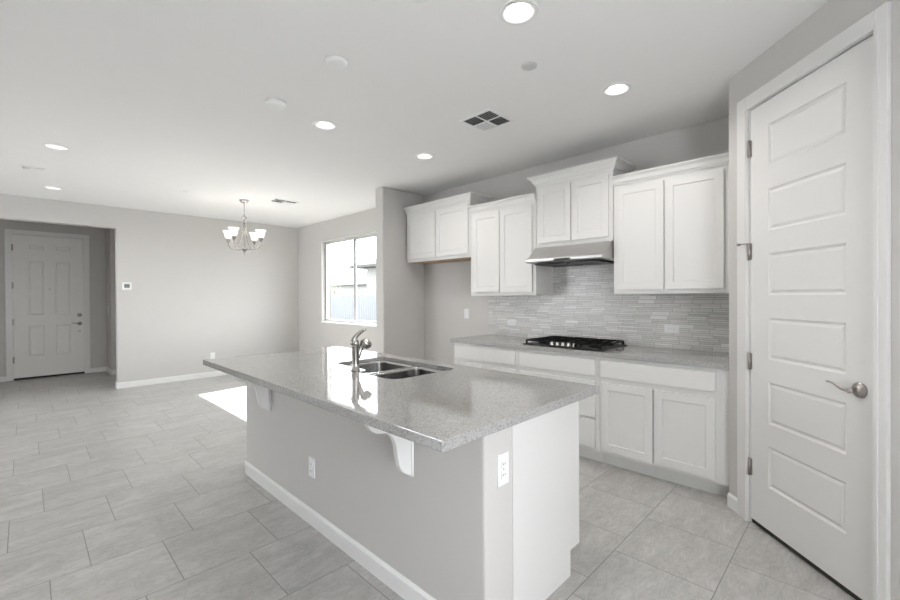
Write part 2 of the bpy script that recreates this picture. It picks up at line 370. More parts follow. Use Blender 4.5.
# ------------------------------------------------------------------ window
win = thing('window_1', None, None); win['kind'] = 'structure'
def rect_frame(bm, x0, x1, z0, z1, y0, y1, wd):
    box(bm, x0, x0+wd, y0, y1, z0, z1); box(bm, x1-wd, x1, y0, y1, z0, z1)
    box(bm, x0+wd, x1-wd, y0, y1, z0, z0+wd); box(bm, x0+wd, x1-wd, y0, y1, z1-wd, z1)
bm = NB(); rect_frame(bm, WX0, WX1, WZ0, WZ1, YB+.06, YB+.13, .022); obj('window_frame', bm, VINYL, win)
MX = -6.11
s = bm = NB(); rect_frame(bm, WX0+.024, MX+.026, WZ0+.024, WZ1-.024, YB+.066, YB+.09, .030); sash = obj('sash', bm, VINYL, win, bevel=.003)
bm = NB(); box(bm, WX0+.054, MX-.008, YB+.076, YB+.080, WZ0+.054, WZ1-.054); obj('pane', bm, GLASS, sash)
bm = NB(); rect_frame(bm, MX-.026, WX1-.024, WZ0+.024, WZ1-.024, YB+.10, YB+.124, .030); sash = obj('sash', bm, VINYL, win, bevel=.003)
bm = NB(); box(bm, MX+.008, WX1-.054, YB+.110, YB+.114, WZ0+.054, WZ1-.054); obj('pane', bm, GLASS, sash)
bm = NB(); box(bm, WX0+.0225, WX0+.0335, YB+.058, YB+.0655, WZ0+.024, WZ1-.024); box(bm, MX-.030, MX-.0225, YB+.092, YB+.0985, WZ0+.054, WZ1-.054); box(bm, MX+.0225, MX+.030, YB+.066, YB+.099, WZ0+.054, WZ1-.054); obj('weatherstrip', bm, GASKET, win)
bm = NB(); box(bm, WX0-.012, WX1+.012, YB-.018, YB+.058, WZ0-.022, WZ0+.001, .003); obj('window_sill', bm, TRIM, win)
# plain openings on the unseen sides, sized for the daylight they let in
win2 = thing('window_2', None, None); win2['kind'] = 'structure'
bm = NB(); box(bm, XR+.04, XR+.10, GY0, GY0+.05, .061, GZ-.001); box(bm, XR+.04, XR+.10, GY1-.05, GY1, .061, GZ-.001); box(bm, XR+.04, XR+.10, (GY0+GY1)/2-.03, (GY0+GY1)/2+.03, .061, GZ-.001); obj('window_frame', bm, VINYL, win2)
win3 = thing('window_3', None, None); win3['kind'] = 'structure'
bm = NB()
for x in (RX0, -6.63, RX1-.06): box(bm, x, x+.06, YR-.10, YR-.04, .061, GZ-.001)
obj('window_frame', bm, VINYL, win3)

# ------------------------------------------------------------------ doors
def lever_handle(par, x, z, sgn=-1):
    """round rose and curved lever on a face at y=0 facing -y; lever runs towards sgn*x"""
    bm = NB(); lathe(bm, [(.033, 0), (.033, -.006), (.028, -.012), (.014, -.015), (.011, -.038), (.013, -.040), (.013, -.052), (.008, -.055)], (x, 0, z), 28, 'y')
    hd = obj('door_handle', bm, SHAD_NICKEL, par)
    bm = NB(); p = bez([(x, -.046, z), (x+sgn*.05, -.052, z-.004), (x+sgn*.065, -.048, z+.024), (x+sgn*.115, -.044, z+.018)], 14)
    tube(bm, p, [.0095-.0050*(i/14) for i in range(15)], 12); obj('lever', bm, SHAD_NICKEL, hd)
def casing(bm, x0, x1, ztop, wd=.083, t=.018, wr=None):
    wr = wr or wd
    for a, b in ((x0-wd, x0), (x1, x1+wr)):
        box(bm, a, b, -t, 0, 0, ztop+wd, .003)
        m0 = b-.018 if a < x0 else a
        box(bm, m0, m0+.018, -t-.004, -t, 0, ztop, 0)
    box(bm, x0, x1, -t, 0, ztop, ztop+wd, .003); box(bm, x0, x1, -t-.004, -t, ztop, ztop+.018)
def hinges(par, x, zs, hh=.095):
    for z in zs:
        bm = NB(); box(bm, x-.010, x+.012, -.004, .002, z-hh/2, z+hh/2); lathe(bm, [(.0065, z-hh/2-.004), (.0065, z+hh/2+.004)], (x, -.008, 0), 12)
        obj('hinge', bm, SHAD_NICKEL, par)
# pantry door
d1 = thing('door_1', None, None, (P0.x, P0.y, 0), ang); d1['kind'] = 'structure'
bm = NB(); casing(bm, S0, S1, 2.465, .080, wr=.052); obj('door_casing', bm, DOORM, d1)
bm = NB(); box(bm, S0, S0+.010, .001, .118, 0, 2.473); box(bm, S1-.010, S1, .001, .118, 0, 2.473); box(bm, S0+.01, S1-.01, .001, .118, 2.463, 2.474); box(bm, S0+.01, S0+.028, .042, .055, 0, 2.463); box(bm, S1-.028, S1-.01, .042, .055, 0, 2.463); box(bm, S0+.028, S1-.028, .042, .055, 2.445, 2.463); obj('door_jamb', bm, TRIM, d1)
W = S1-S0-.026
pan = [(.137, W-.132, z-.235-.030, z-.030) for z in (2.322-.363*k for k in range(6))]
sl = obj('door_panel', panel_door(W, 2.427, .036, pan, [(.006, .005), (.012, .004), (.012, -.003), (.010, -.003)]), DOORM, d1, loc=(S0+.013, .002, .030))
hinges(d1, S0+.012, (2.23, 1.62, .968, .338))
lever_handle(sl, W-.066, .913)
bm = NB(); box(bm, .002, W-.002, .006, .030, -.026, -.001); obj('door_gap_shade', bm, RUBBER_GAP, sl)  # dark strip standing in for the shade in the gap under the door
bm = NB(); box(bm, W-.002, W+.002, -.001, .03, .873, .953); obj('strike_edge', bm, SHAD_NICKEL, sl)
bm = NB(); tube(bm, [(S0+.012, -.010, 1.665), (S0-.01, -.03, 1.668), (S0-.035, -.035, 1.668)], .004, 8); lathe(bm, [(.008, -.043), (.008, -.030)], (S0-.038, 0, 1.668), 12, 'y'); obj('hinge_door_stop', bm, NICKEL, d1)
# entry door
d2 = thing('door_2', None, None, (XE, 0, 0), PI/2); d2['kind'] = 'structure'
bm = NB(); casing(bm, DY0, DY1, 2.452, .072); obj('door_casing', bm, TRIM, d2)
bm = NB(); box(bm, DY0, DY0+.012, .001, .159, 0, 2.46); box(bm, DY1-.012, DY1, .001, .159, 0, 2.46); box(bm, DY0+.012, DY1-.012, .001, .159, 2.449, 2.461); box(bm, DY0+.012, DY0+.03, .0565, .09, .031, 2.449); box(bm, DY1-.03, DY1-.012, .0565, .09, .031, 2.449); box(bm, DY0+.03, DY1-.03, .0565, .09, 2.43, 2.449); obj('door_jamb', bm, TRIM, d2)
W2 = DY1-DY0-.03
px = [(.182, .378), (.515, .715)]
pz = [(.350, .870), (1.055, 1.975), (2.165, 2.245)]
pan = [(a, b, c, d) for a, b in px for c, d in pz]
sl2 = obj('door_panel', panel_door(W2, 2.412, .044, pan, [(.008, .006), (.014, .003), (.012, -.004), (.012, -.003)]), EDOOR, d2, loc=(DY0+.015, .012, .033))
hinges(d2, DY0+.012, (2.226, 1.592, .975, .34), .10)
lever_handle(sl2, W2-.055, .88)
bm = NB(); lathe(bm, [(.033, 0), (.033, -.008), (.026, -.014), (.012, -.015), (.012, -.02)], (W2-.055, 0, 1.035), 24, 'y'); box(bm, W2-.061, W2-.049, -.034, -.018, 1.017, 1.053, .002); obj('deadbolt', bm, SHAD_NICKEL, sl2)
bm = NB(); lathe(bm, [(.010, 0), (.010, -.005), (.006, -.007)], (W2/2, 0, 1.50), 16, 'y'); obj('peephole', bm, SHAD_NICKEL, sl2)
bm = NB(); box(bm, W2-.075, W2-.04, -.004, 0, .735, .75, .001); obj('latch_plate', bm, SHAD_NICKEL, sl2)
bm = NB(); box(bm, DY0+.012, DY1-.012, .01, .12, .001, .031, .003); obj('threshold', bm, RUBBER_GAP, d2)

# ------------------------------------------------------------------ cabinets
SH = [(.0012, .0015), (.0, .0065)]
def shaker(w, hh): 
    rl = .057
    return panel_door(w, hh, .019, [(rl, w-rl, rl, hh-rl)], [(.005, .006)])
def crown(bm, x0, x1, yf, z0, z1, out, left_ret=True, right_ret=True, yb=YB):
    """stepped crown moulding along the front with mitred returns to the wall"""
    H = z1-z0
    pr = [(0, 0), (.008, 0), (.012, .18*H), (.020, .24*H), (out*.55, .62*H), (out*.85, .80*H), (out, .86*H), (out, H), (0, H)]
    loops = []
    def loop(fx, fy): return [bm.verts.new((fx(d), fy(d), z0+z)) for d, z in pr]
    if left_ret: loops.append(loop(lambda d: x0-d, lambda d: yb-.001))
    loops.append(loop((lambda d: x0-d) if left_ret else (lambda d: x0), lambda d: yf-d))
    loops.append(loop((lambda d: x1+d) if right_ret else (lambda d: x1), lambda d: yf-d))
    if right_ret: loops.append(loop(lambda d: x1+d, lambda d: yb-.001))
    n = len(pr)
    for a, b in zip(loops, loops[1:]):
        for i in range(n): bm.faces.new((a[i], a[(i+1) % n], b[(i+1) % n], b[i]))
    bm.faces.new(loops[0][::-1]); bm.faces.new(loops[-1])
YF = 3.50
def upper(label, x0, x1, z0, z1, zt, doors, lret, rret, out, xfill=None, under=CAB, dz0=None, dz1=None):
    t = thing('upper_cabinet', label, 'kitchen cabinet', (x0, YF, z0), 0, 'white wall cabinets over the counter run')
    W_, D, H_ = x1-x0, YB-.002-YF, z1-z0
    bm = NB(); box(bm, 0, W_, 0, D, 0, H_, .0015)
    if xfill is not None: box(bm, W_, xfill-x0, .001, .02, 0, H_)
    obj('cabinet_body', bm, CAB, t)
    if under is not CAB:
        bm = NB(); box(bm, .018, W_-.018, .02, D-.005, -.004, -.0005); obj('underside_panel', bm, under, t)
    bm = NB(); crown(bm, 0, (xfill-x0) if xfill is not None else W_, 0, H_-.001, zt-z0, out, lret, rret, yb=YB-YF); obj('crown_moulding', bm, CAB, t)
    for a, b in doors:
        lo = (dz0 if dz0 is not None else z0+.036)-z0; hi = (dz1 if dz1 is not None else z1-.03)-z0
        obj('cabinet_door', shaker(b-a, hi-lo), CAB, t, loc=(a-x0, -.0195, lo), bevel=.0012)
    return t
upper('short white two-door upper cabinet over the empty refrigerator alcove', -4.222, -3.115, 1.806, 2.43, 2.512, [(-4.195, -3.672), (-3.660, -3.140)], False, True, .060, under=WOODU)
upper('white two-door upper cabinet left of the range hood', -3.111, -2.262, 1.370, 2.288, 2.361, [(-3.068, -2.700), (-2.690, -2.300)], False, False, .045)
upper('tall-set white two-door upper cabinet directly above the range hood', -2.256, -1.500, 1.832, 2.425, 2.515, [(-2.222, -1.888), (-1.876, -1.534)], True, True, .068)
upper('large white two-door upper cabinet right of the range hood beside the pantry wall', -1.494, -.655, 1.376, 2.288, 2.361, [(-1.462, -1.096), (-1.084, -.696)], False, False, .045, xfill=-.6085)
# filler left of alcove cabinet
# base units
YBF = 3.226
def base(label, x0, x1, fronts, kind, xfill=None):
    t = thing('base_cabinet', label, 'kitchen cabinet', (x0, YBF, 0), 0, 'white base cabinets under the grey counter')
    W_ = (x1-x0); D = YB-.002-YBF
    bm = NB(); box(bm, 0, W_, 0, D, .105, .874, .001)
    if xfill is not None: box(bm, W_, xfill-x0, .002, .02, .105, .874)
    obj('cabinet_body', bm, CAB, t)
    bm = NB(); box(bm, 0, (xfill if xfill is not None else x1)-x0, .075, .088, 0, .105); obj('toe_kick', bm, CAB, t)
    for nm, a, b, z0, z1 in fronts:
        if nm == 'drawer': 
            bm = NB(); box(bm, 0, b-a, 0, .019, 0, z1-z0); obj('drawer', bm, CAB, t, loc=(a-x0, -.0195, z0), bevel=.0025)
        else: obj('cabinet_door', shaker(b-a, z1-z0), CAB, t, loc=(a-x0, -.0195, z0), bevel=.0012)
    return t
base('white base cabinet at the left end of the back counter beside the alcove', -3.112, -2.285, [('drawer', -3.09, -2.309, .716, .848), ('door', -3.09, -2.704, .135, .675), ('door', -2.695, -2.309, .135, .675)], 0)
base('white three-drawer base cabinet under the cooktop', -2.283, -1.503, [('drawer', -2.258, -1.527, .716, .848), ('drawer', -2.258, -1.527, .380, .675), ('drawer', -2.258, -1.527, .135, .367)], 0)
base('white base cabinet with wide drawer over two doors beside the pantry wall', -1.501, -.66, [('drawer', -1.477, -.690, .716, .848), ('door', -1.477, -1.087, .135, .675), ('door', -1.078, -.690, .135, .675)], 0, xfill=-.6085)
bm = NB(); box(bm, -3.145, -.609, 3.199, YB-.002, .876, .914); o = obj('countertop', bm, QUARTZ, bevel=.003)
tag(o, 'grey speckled quartz countertop along the back wall under the cooktop', 'countertop')
bm = NB(); box(bm, -3.120, -2.262, 3.818, YB-.0005, .9145, 1.369); box(bm, -2.262, -1.494, 3.818, YB-.0005, 1.369, 1.655); box(bm, -2.262, -.609, 3.818, YB-.0005, .9145, 1.369)
tag(obj('backsplash', bm, MOSAIC), 'grey linear mosaic tile backsplash between back counter and upper cabinets', 'backsplash')

# ------------------------------------------------------------------ range hood
t = thing('range_hood', 'stainless steel under-cabinet range hood above the black cooktop', 'range hood', (-2.256, 3.31, 1.657))
Wd = .752
bm = NB(); extrude_x(bm, [(.50, .174), (.185, .174), (.150, .160), (.045, .066), (.006, .052), (.0, .046), (.0, .022), (.008, .014), (.50, .006)], 0, Wd); obj('hood_shell', bm, STEEL, t, bevel=.004)
bm = NB(); box(bm, .06, .36, .06, .44, -.004, .008); box(bm, .39, Wd-.06, .06, .44, -.004, .008); obj('grease_filter', bm, BLACK, t)
bm = NB(); box(bm, .30, .46, -.003, 0, .018, .040, .001); sw = obj('control_panel', bm, SLOT, t)
bm = NB(); box(bm, .32, .44, -.006, -.003, .024, .034); obj('button_strip', bm, BLACK, sw)

# ------------------------------------------------------------------ cooktop
t = thing('cooktop', 'black gas cooktop with cast iron grates set in the back counter', 'cooktop', (-2.25, 3.25, .9145))
bm = NB(); box(bm, 0, .76, 0, .52, 0, .010, .004); obj('cooktop_base', bm, BLACK, t)
for bx, by, r in ((.13, .15, .035), (.13, .39, .045), (.38, .34, .055), (.63, .15, .035), (.63, .39, .045)):
    bm = NB(); lathe(bm, [(r+.012, .010), (r+.010, .018), (r, .019), (r, .026), (r*.9, .029)], (bx, by, 0), 28); obj('burner', bm, IRON, t)
def grate(x0, x1, y0, y1, cs):
    bm = NB(); z0, z1, b = .034, .047, .006
    for x in (x0, x1): box(bm, x-b, x+b, y0, y1, z0, z1, .002)
    for y in (y0, (y0+y1)/2, y1): box(bm, x0, x1, y-b, y+b, z0, z1+.002, .002)
    for x in (x0+(x1-x0)*.33, x0+(x1-x0)*.67): box(bm, x-b*.8, x+b*.8, y0, y1, z0, z1+.003, .002)
    for x in (x0, x1):
        for y in (y0+.006, y1-.006): box(bm, x-.008, x+.008, y-.008, y+.008, .010, z0)
    obj('grate', bm, IRON, t)
grate(.025, .245, .025, .495, 0); grate(.262, .498, .16, .495, 0); grate(.515, .735, .025, .495, 0)
for k in range(5):
    x = .27+.055*k
    bm = NB(); lathe(bm, [(.020, .010), (.020, .014), (.016, .016), (.014, .036), (.011, .038)], (x, .065, 0), 20); kn = obj('knob', bm, STEEL, t)

# ------------------------------------------------------------------ outlets, switches, thermostat
def outlet(label, loc, rotz, hor=False, w=.07, hh=.115, grp=None):
    """cover plate facing -y with two receptacles"""
    t = thing('wall_outlet', label, 'outlet', loc, rotz, 'white outlet plates')
    if hor: w, hh = hh, w
    bm = NB(); box(bm, -w/2, w/2, -.006, 0, -hh/2, hh/2, .002); obj('cover_plate', bm, PLATE, t)
    for s in (-1, 1):
        c = (s*.021, 0) if hor else (0, s*.021)
        bm = NB(); box(bm, c[0]-.015, c[0]+.015, -.009, -.005, c[1]-.015, c[1]+.015, .003); r = obj('receptacle', bm, PLATE, t)
        bm = NB()
        for q in (-.006, .006):
            if hor: box(bm, c[0]-.004, c[0]+.004, -.0096, -.0085, c[1]+q-.0011, c[1]+q+.0011)
            else: box(bm, c[0]+q-.0011, c[0]+q+.0011, -.0096, -.0085, c[1]-.004, c[1]+.005)
        obj('slot', bm, SLOT, r)
    bm = NB(); lathe(bm, [(.0028, -.0055), (.0028, -.0072)], (0, 0, 0), 10, 'y'); obj('screw', bm, NICKEL, t)
    return t
def switch(label, loc, rotz):
    t = thing('light_switch', label, 'light switch', loc, rotz, 'white rocker switches')
    bm = NB(); box(bm, -.037, .037, -.006, 0, -.06, .06, .002); obj('cover_plate', bm, PLATE, t)
    bm = NB(); box(bm, -.016, .016, -.010, -.005, -.033, .033, .002); obj('rocker', bm, PLATE, t)
    return t
outlet('horizontal white outlet in the backsplash left of the cooktop', (-2.785, 3.818, 1.070), 0, True)
outlet('horizontal white outlet in the backsplash right of the cooktop', (-1.138, 3.818, 1.081), 0, True)
switch('white rocker switch on the grey alcove wall left of the backsplash', (-3.477, YB, 1.150), 0)
switch('white switch plate on the entry hall side wall near the front door', (-9.85, 1.08, 1.16), 0)
outlet('white outlet low on the dining wall behind the far island corner', (XL, 2.276, .358), PI/2)
t = thing('thermostat', 'white square thermostat with grey screen on wall beside the entry opening', 'thermostat', (XL, 1.098, 1.552), PI/2)
bm = NB(); box(bm, -.058, .058, -.024, 0, -.058, .058, .006); obj('housing', bm, PLATE, t)
bm = NB(); box(bm, -.034, .034, -.026, -.0235, -.026, .030, .001); obj('display', bm, SCREEN, t)

# ------------------------------------------------------------------ island
IX0, IX1, IYF, IYM, IYB = -3.412, -1.006, 1.20, 1.382, 1.942
isl = thing('kitchen_island', 'long kitchen island with grey panelled front and white cabinet end', 'kitchen island', (IX0, IYF, 0))
L_ = IX1-IX0
bm = NB(); box(bm, 0, L_, 0, IYM-IYF, 0, .875, .010); obj('knee_wall', bm, WALL, isl)
bm = NB()
a0, a1 = IYM-IYF+.0005, IYB-IYF
pr = [(a0, 0), (a1-.09, 0), (a1-.09, .125), (a1, .125), (a1, .875), (a0, .875)]
extrude_x(bm, pr, L_-.019, L_-.003); obj('end_panel', bm, CAB, isl)
bm = NB(); extrude_x(bm, pr, .003, .019); obj('end_panel', bm, CAB, isl)
# open-topped carcass, so the sink bowls have room
bm = NB(); y0 = a0+.001; y1 = a1-.0205; zc = .125
box(bm, .020, L_-.020, y0, y0+.012, zc, .874); box(bm, .020, L_-.020, y0+.012, y1, zc, zc+.016)
box(bm, .020, L_-.020, y1-.016, y1, zc+.016, .874)
obj('cabinet_carcass', bm, CAB, isl)
bm = NB(); box(bm, .020, L_-.020, a1-.10, a1-.09, 0, .124); obj('toe_kick', bm, CAB, isl)
nd = 5; dw = (L_-.05)/nd
for k in range(nd):
    d = obj('cabinet_door', shaker(dw-.012, .70), CAB, isl, loc=(.025+dw*(k+1)-.006, a1+.0005, .150), rotz=PI, bevel=.0012)
bm = NB(); bb_profile(bm, (-.013, 0), (L_+.0, 0), (0, -1), .092); bb_profile(bm, (0, -.013), (0, IYM-IYF), (-1, 0), .092); obj('baseboard', bm, TRIM, isl)
prof = [(0, .8755), (0, .575), (-.018, .578), (-.042, .590), (-.062, .607), (-.076, .632), (-.084, .668), (-.088, .700), (-.095, .735), (-.106, .760), (-.124, .782), (-.145, .793), (-.170, .797), (-.198, .804), (-.222, .822), (-.238, .848), (-.244, .8755)]
for xr in (-1.414, -2.945):
    bm = NB(); extrude_x(bm, prof, xr-.030-IX0, xr-IX0); cb = obj('corbel', bm, TRIM, isl, bevel=.003)
    bm = NB(); box(bm, xr-.030-IX0-.006, xr-IX0+.006, -.012, -.0005, .570, .8745, .002); obj('corbel_backplate', bm, TRIM, cb)
outlet('white outlet low on the grey front of the island', (-2.345, 1.20, .345), 0)
outlet('tall white outlet on the end of the island beside the white panel', (-1.006, 1.311, .685), PI/2, hh=.125)

# countertop with the sink cut-out
def rounded(pts, rs, seg=6):
    out = []; n = len(pts)
    for i in range(n):
        p = Vector(pts[i]); a = Vector(pts[i-1]); b = Vector(pts[(i+1) % n]); r = rs[i]
        da, db = (a-p).normalized(), (b-p).normalized(); s0, s1 = p+da*r, p+db*r
        for k in range(seg+1):
            t_ = k/seg; out.append(((1-t_)**2*s0+2*t_*(1-t_)*p+t_*t_*s1)[:])
    return out
CX0, CX1, CY0, CY1 = -3.426, -.931, .908, 2.005
SX0, SXM, SX1, SYA, SYB, SYC = -2.570, -2.140, -1.795, 1.475, 1.390, 1.885
bm = NB(); box(bm, CX0, CX1, CY0, CY1, .876, .914, .003); ct = obj('island_countertop', bm, QUARTZ)
hole = rounded([(SX0, SYA), (SXM-.040, SYA), (SXM-.010, SYB), (SX1, SYB), (SX1, SYC), (SX0, SYC)], [.07, .015, .03, .09, .07, .07])
bm = NB(); prism(bm, hole, .80, 1.0); bake_boolean(ct, obj('cutter', bm, QUARTZ))
bm = NB(); box(bm, SX0-.06, SX1+.06, SYB-.055, SYC+.05, .80, .892); bake_boolean(ct, obj('cutter', bm, QUARTZ))
for p in ct.data.polygons: p.use_smooth = False
tag(ct, 'large glossy grey quartz island countertop holding the sink', 'countertop')
# sink
t = thing('kitchen_sink', 'double-bowl stainless steel sink set under the island countertop', 'sink', (SXM, 1.64, .70))
def bowl(poly, depth, ztop=.8905):
    """open bowl with rounded floor, local to the sink"""
    bm = NB(); cx = sum(p[0] for p in poly)/len(poly); cy_ = sum(p[1] for p in poly)/len(poly); n = len(poly); rings = []
    for s, z in ((1.05, 0), (1.0, 0), (1.0, 0), (.992, -.02), (.965, -.8*depth), (.93, -.93*depth), (.85, -depth), (.25, -depth-.006)):
        rings.append([bm.verts.new((cx+(x-cx)*s-SXM, cy_+(y-cy_)*s-1.64, ztop+z-.70)) for x, y in poly])
    for i, (a, b) in enumerate(zip(rings, rings[1:])):
        if i == 1: continue                      # the rim and the bowl wall meet in a crisp edge
        for k in range(n): f = bm.faces.new((a[k], a[(k+1) % n], b[(k+1) % n], b[k])); f.smooth = i > 0
    bm.faces.new(rings[-1])
    o = obj('sink_bowl', bm, SINKM, t)
    so = o.modifiers.new('thickness', 'SOLIDIFY'); so.thickness = .0015; so.offset = 1
    bm = NB(); lathe(bm, [(.045, ztop-depth-.703), (.043, ztop-depth-.700), (.030, ztop-depth-.703), (.010, ztop-depth-.704)], (cx-SXM, cy_-1.64, 0), 24); obj('drain', bm, SHAD_NICKEL, o)
bowl(rounded([(SX0+.002, SYA+.003), (SXM-.028, SYA+.003), (SXM-.028, SYC-.014), (SX0+.002, SYC-.014)], [.055]*4), .17)
bowl(rounded([(SXM-.012, SYB+.003), (SX1-.004, SYB+.003), (SX1-.004, SYC-.014), (SXM-.012, SYC-.014)], [.035, .085, .055, .05]), .20)
# faucet
FX, FY = -2.205, 1.415
t = thing('faucet', 'brushed nickel single-handle pull-out faucet on the island', 'faucet', (FX, FY, .9145))
bm = NB(); lathe(bm, [(.029, 0), (.029, .005), (.0235, .009), (.0225, .045), (.0225, .150), (.0235, .153)], (0, 0, 0), 32); obj('faucet_body', bm, NICKEL, t)
bm = NB(); lathe(bm, [(.0232, .154), (.0225, .165), (.0195, .182), (.012, .196), (.002, .200)], (0, 0, 0), 32); hc = obj('handle_cap', bm, NICKEL, t)
bm = NB(); p = bez([(-.006, -.010, .160), (-.004, -.012, .205), (.004, .015, .225), (.014, .066, .250)], 16)
tube(bm, p, [.0195-.0120*(i/16) for i in range(17)], 14); obj('lever', bm, NICKEL, hc)
bm = NB(); p = bez([(.002, .012, .075), (.004, .028, .115), (.008, .035, .140), (.012, .052, .160)], 12); tube(bm, p, [.017, .0165, .016, .0155, .015, .015, .015, .015, .016, .017, .019, .021, .023], 16); sp_ = obj('spout', bm, NICKEL, t)
bm = NB(); p = [(.010, .036, .172), (.012, .048, .172), (.017, .070, .160), (.020, .084, .144), (.0205, .088, .139)]; tube(bm, p, [.012, .024, .027, .025, .016], 18); obj('spray_head', bm, NICKEL, sp_)

# ------------------------------------------------------------------ chandelier
t = thing('chandelier', 'brushed nickel chandelier with white bell glass shades over the dining area', 'chandelier', (-6.225, 2.19, 1.97))
bm = NB(); lathe(bm, [(.065, .773), (.062, .758), (.035, .735), (.010, .730)], (0, 0, 0), 28); obj('ceiling_canopy', bm, NICKEL, t)
bm = NB(); tube(bm, [(0, 0, .735), (0, 0, .55)], .005, 8); obj('stem', bm, NICKEL, t)
bm = NB(); lathe(bm, [(.004, .57), (.012, .56), (.010, .548), (.034, .535), (.034, .520), (.013, .505), (.010, .49), (.010, .12), (.02, .10), (.040, .085), (.040, .075), (.018, .045), (.008, .02), (.012, .012), (.003, 0)], (0, 0, 0), 24); obj('centre_column', bm, NICKEL, t)
shade_prof = [(.022, 0), (.038, .006), (.047, .03), (.052, .06), (.062, .088), (.078, .108), (.076, .108), (.060, .088), (.050, .06), (.045, .03), (.036, .010), (.018, .006)]
for k in range(4):
    a = .67+2*PI*k/4; ca, sa = math.cos(a), math.sin(a)
    def P(r, z): return (r*ca, r*sa, z)
    bm = NB(); tube(bm, bez([P(.02, .09), P(.12, .05), P(.242, .06), P(.247, .19)], 14), .0062, 10)
    tube(bm, bez([P(.015, .45), P(.03, .25), P(.08, .17), P(.15, .098)], 12), .0045, 8)
    arm = obj('arm', bm, NICKEL, t)
    bm = NB(); lathe(bm, [(.006, .165), (.014, .185), (.028, .210), (.032, .232), (.02, .238)], (.245*ca, .245*sa, 0), 20); obj('socket_cup', bm, NICKEL, arm)
    bm = NB(); lathe(bm, [(r*.92, z+.236) for r, z in shade_prof], (.245*ca, .245*sa, 0), 28, cap=False); obj('glass_shade', bm, SHADE, arm)
    pl = bpy.data.lights.new('bulb', 'POINT'); pl.energy = .4; pl.color = (1, .95, .88); pl.shadow_soft_size = .03
    po = bpy.data.objects.new('chandelier_bulb_light', pl); C.objects.link(po); po.location = (-6.215+.245*ca, 2.18+.245*sa, 2.36)

# ------------------------------------------------------------------ ceiling fixtures
CL = ['nearest lit recessed light in the ceiling, at the top edge over the island', 'lit recessed light in the ceiling in front of the right upper cabinets', 'lit recessed light in the ceiling over the far half of the island', 'small lit recessed light in the ceiling before the left upper cabinets', 'lit recessed light at left, the nearer of two by the entry opening', 'lit recessed light at left, the farther one nearest the entry wall']
first = None
for i, (x, y) in enumerate(CANS[:6]):
    if first is None:
        first = thing('recessed_light', CL[0], 'ceiling light', (x, y, CEIL), 0, 'round recessed ceiling lights')
        bm = NB(); lathe(bm, [(.072, .001), (.072, -.006), (.094, -.003), (.096, 0), (.094, .0)], (0, 0, 0), 40, cap=False); bmesh.ops.remove_doubles(bm, verts=bm.verts, dist=1e-6); tr = obj('trim_ring', bm, FIXW, first)
        bm = NB(); lathe(bm, [(.072, -.004), (.070, .008), (.058, .032)], (0, 0, 0), 40, cap=False); bf = obj('baffle', bm, BAFFLE, first)
        bm = NB(); lathe(bm, [(.058, .033), (.056, .029), (.01, .026)], (0, 0, 0), 40); obj('lens', bm, LAMP, first)
    else: dup(first, (x, y, CEIL), label=CL[i])
    al = bpy.data.lights.new('can_light', 'SPOT'); al.energy = 17; al.color = (1, .965, .92); al.spot_size = 2.8; al.spot_blend = .8; al.shadow_soft_size = .05
    ao = bpy.data.objects.new('recessed_lamp_light', al); C.objects.link(ao); ao.location = (x, y, CEIL-.012)
def disc(name, label, cat, x, y, r, th, m=FIXW):
    t = thing(name, label, cat, (x, y, CEIL))
    bm = NB(); lathe(bm, [(r, 0), (r, -th*.5), (r*.93, -th*.85), (r*.86, -th)], (0, 0, 0), 36); b_ = obj('housing', bm, m, t)
    bm = NB(); lathe(bm, [(r*.80, -th), (r*.80, -th-.0012), (r*.76, -th-.002)], (0, 0, 0), 28); obj('centre_cap', bm, m, t)
    return t
disc('smoke_detector', 'white round smoke detector on the ceiling, larger one nearer the viewer', 'smoke detector', -2.193, 1.292, .066, .022)
disc('smoke_detector', 'white round smoke detector on the ceiling, beside the light over the island', 'smoke detector', -2.957, 1.260, .068, .03)
disc('ceiling_cover_plate', 'flat grey round cover plate on the ceiling between two recessed lights', 'cover plate', -1.422, 2.135, .047, .006, VINYLG)
disc('ceiling_cover_plate', 'flat round cover plate on the ceiling, cut by the top edge', 'cover plate', -1.435, 1.290, .055, .008)
disc('ceiling_cover_plate', 'tiny flat round cover plate on the ceiling left of the chandelier', 'cover plate', -6.238, 1.483, .035, .006)
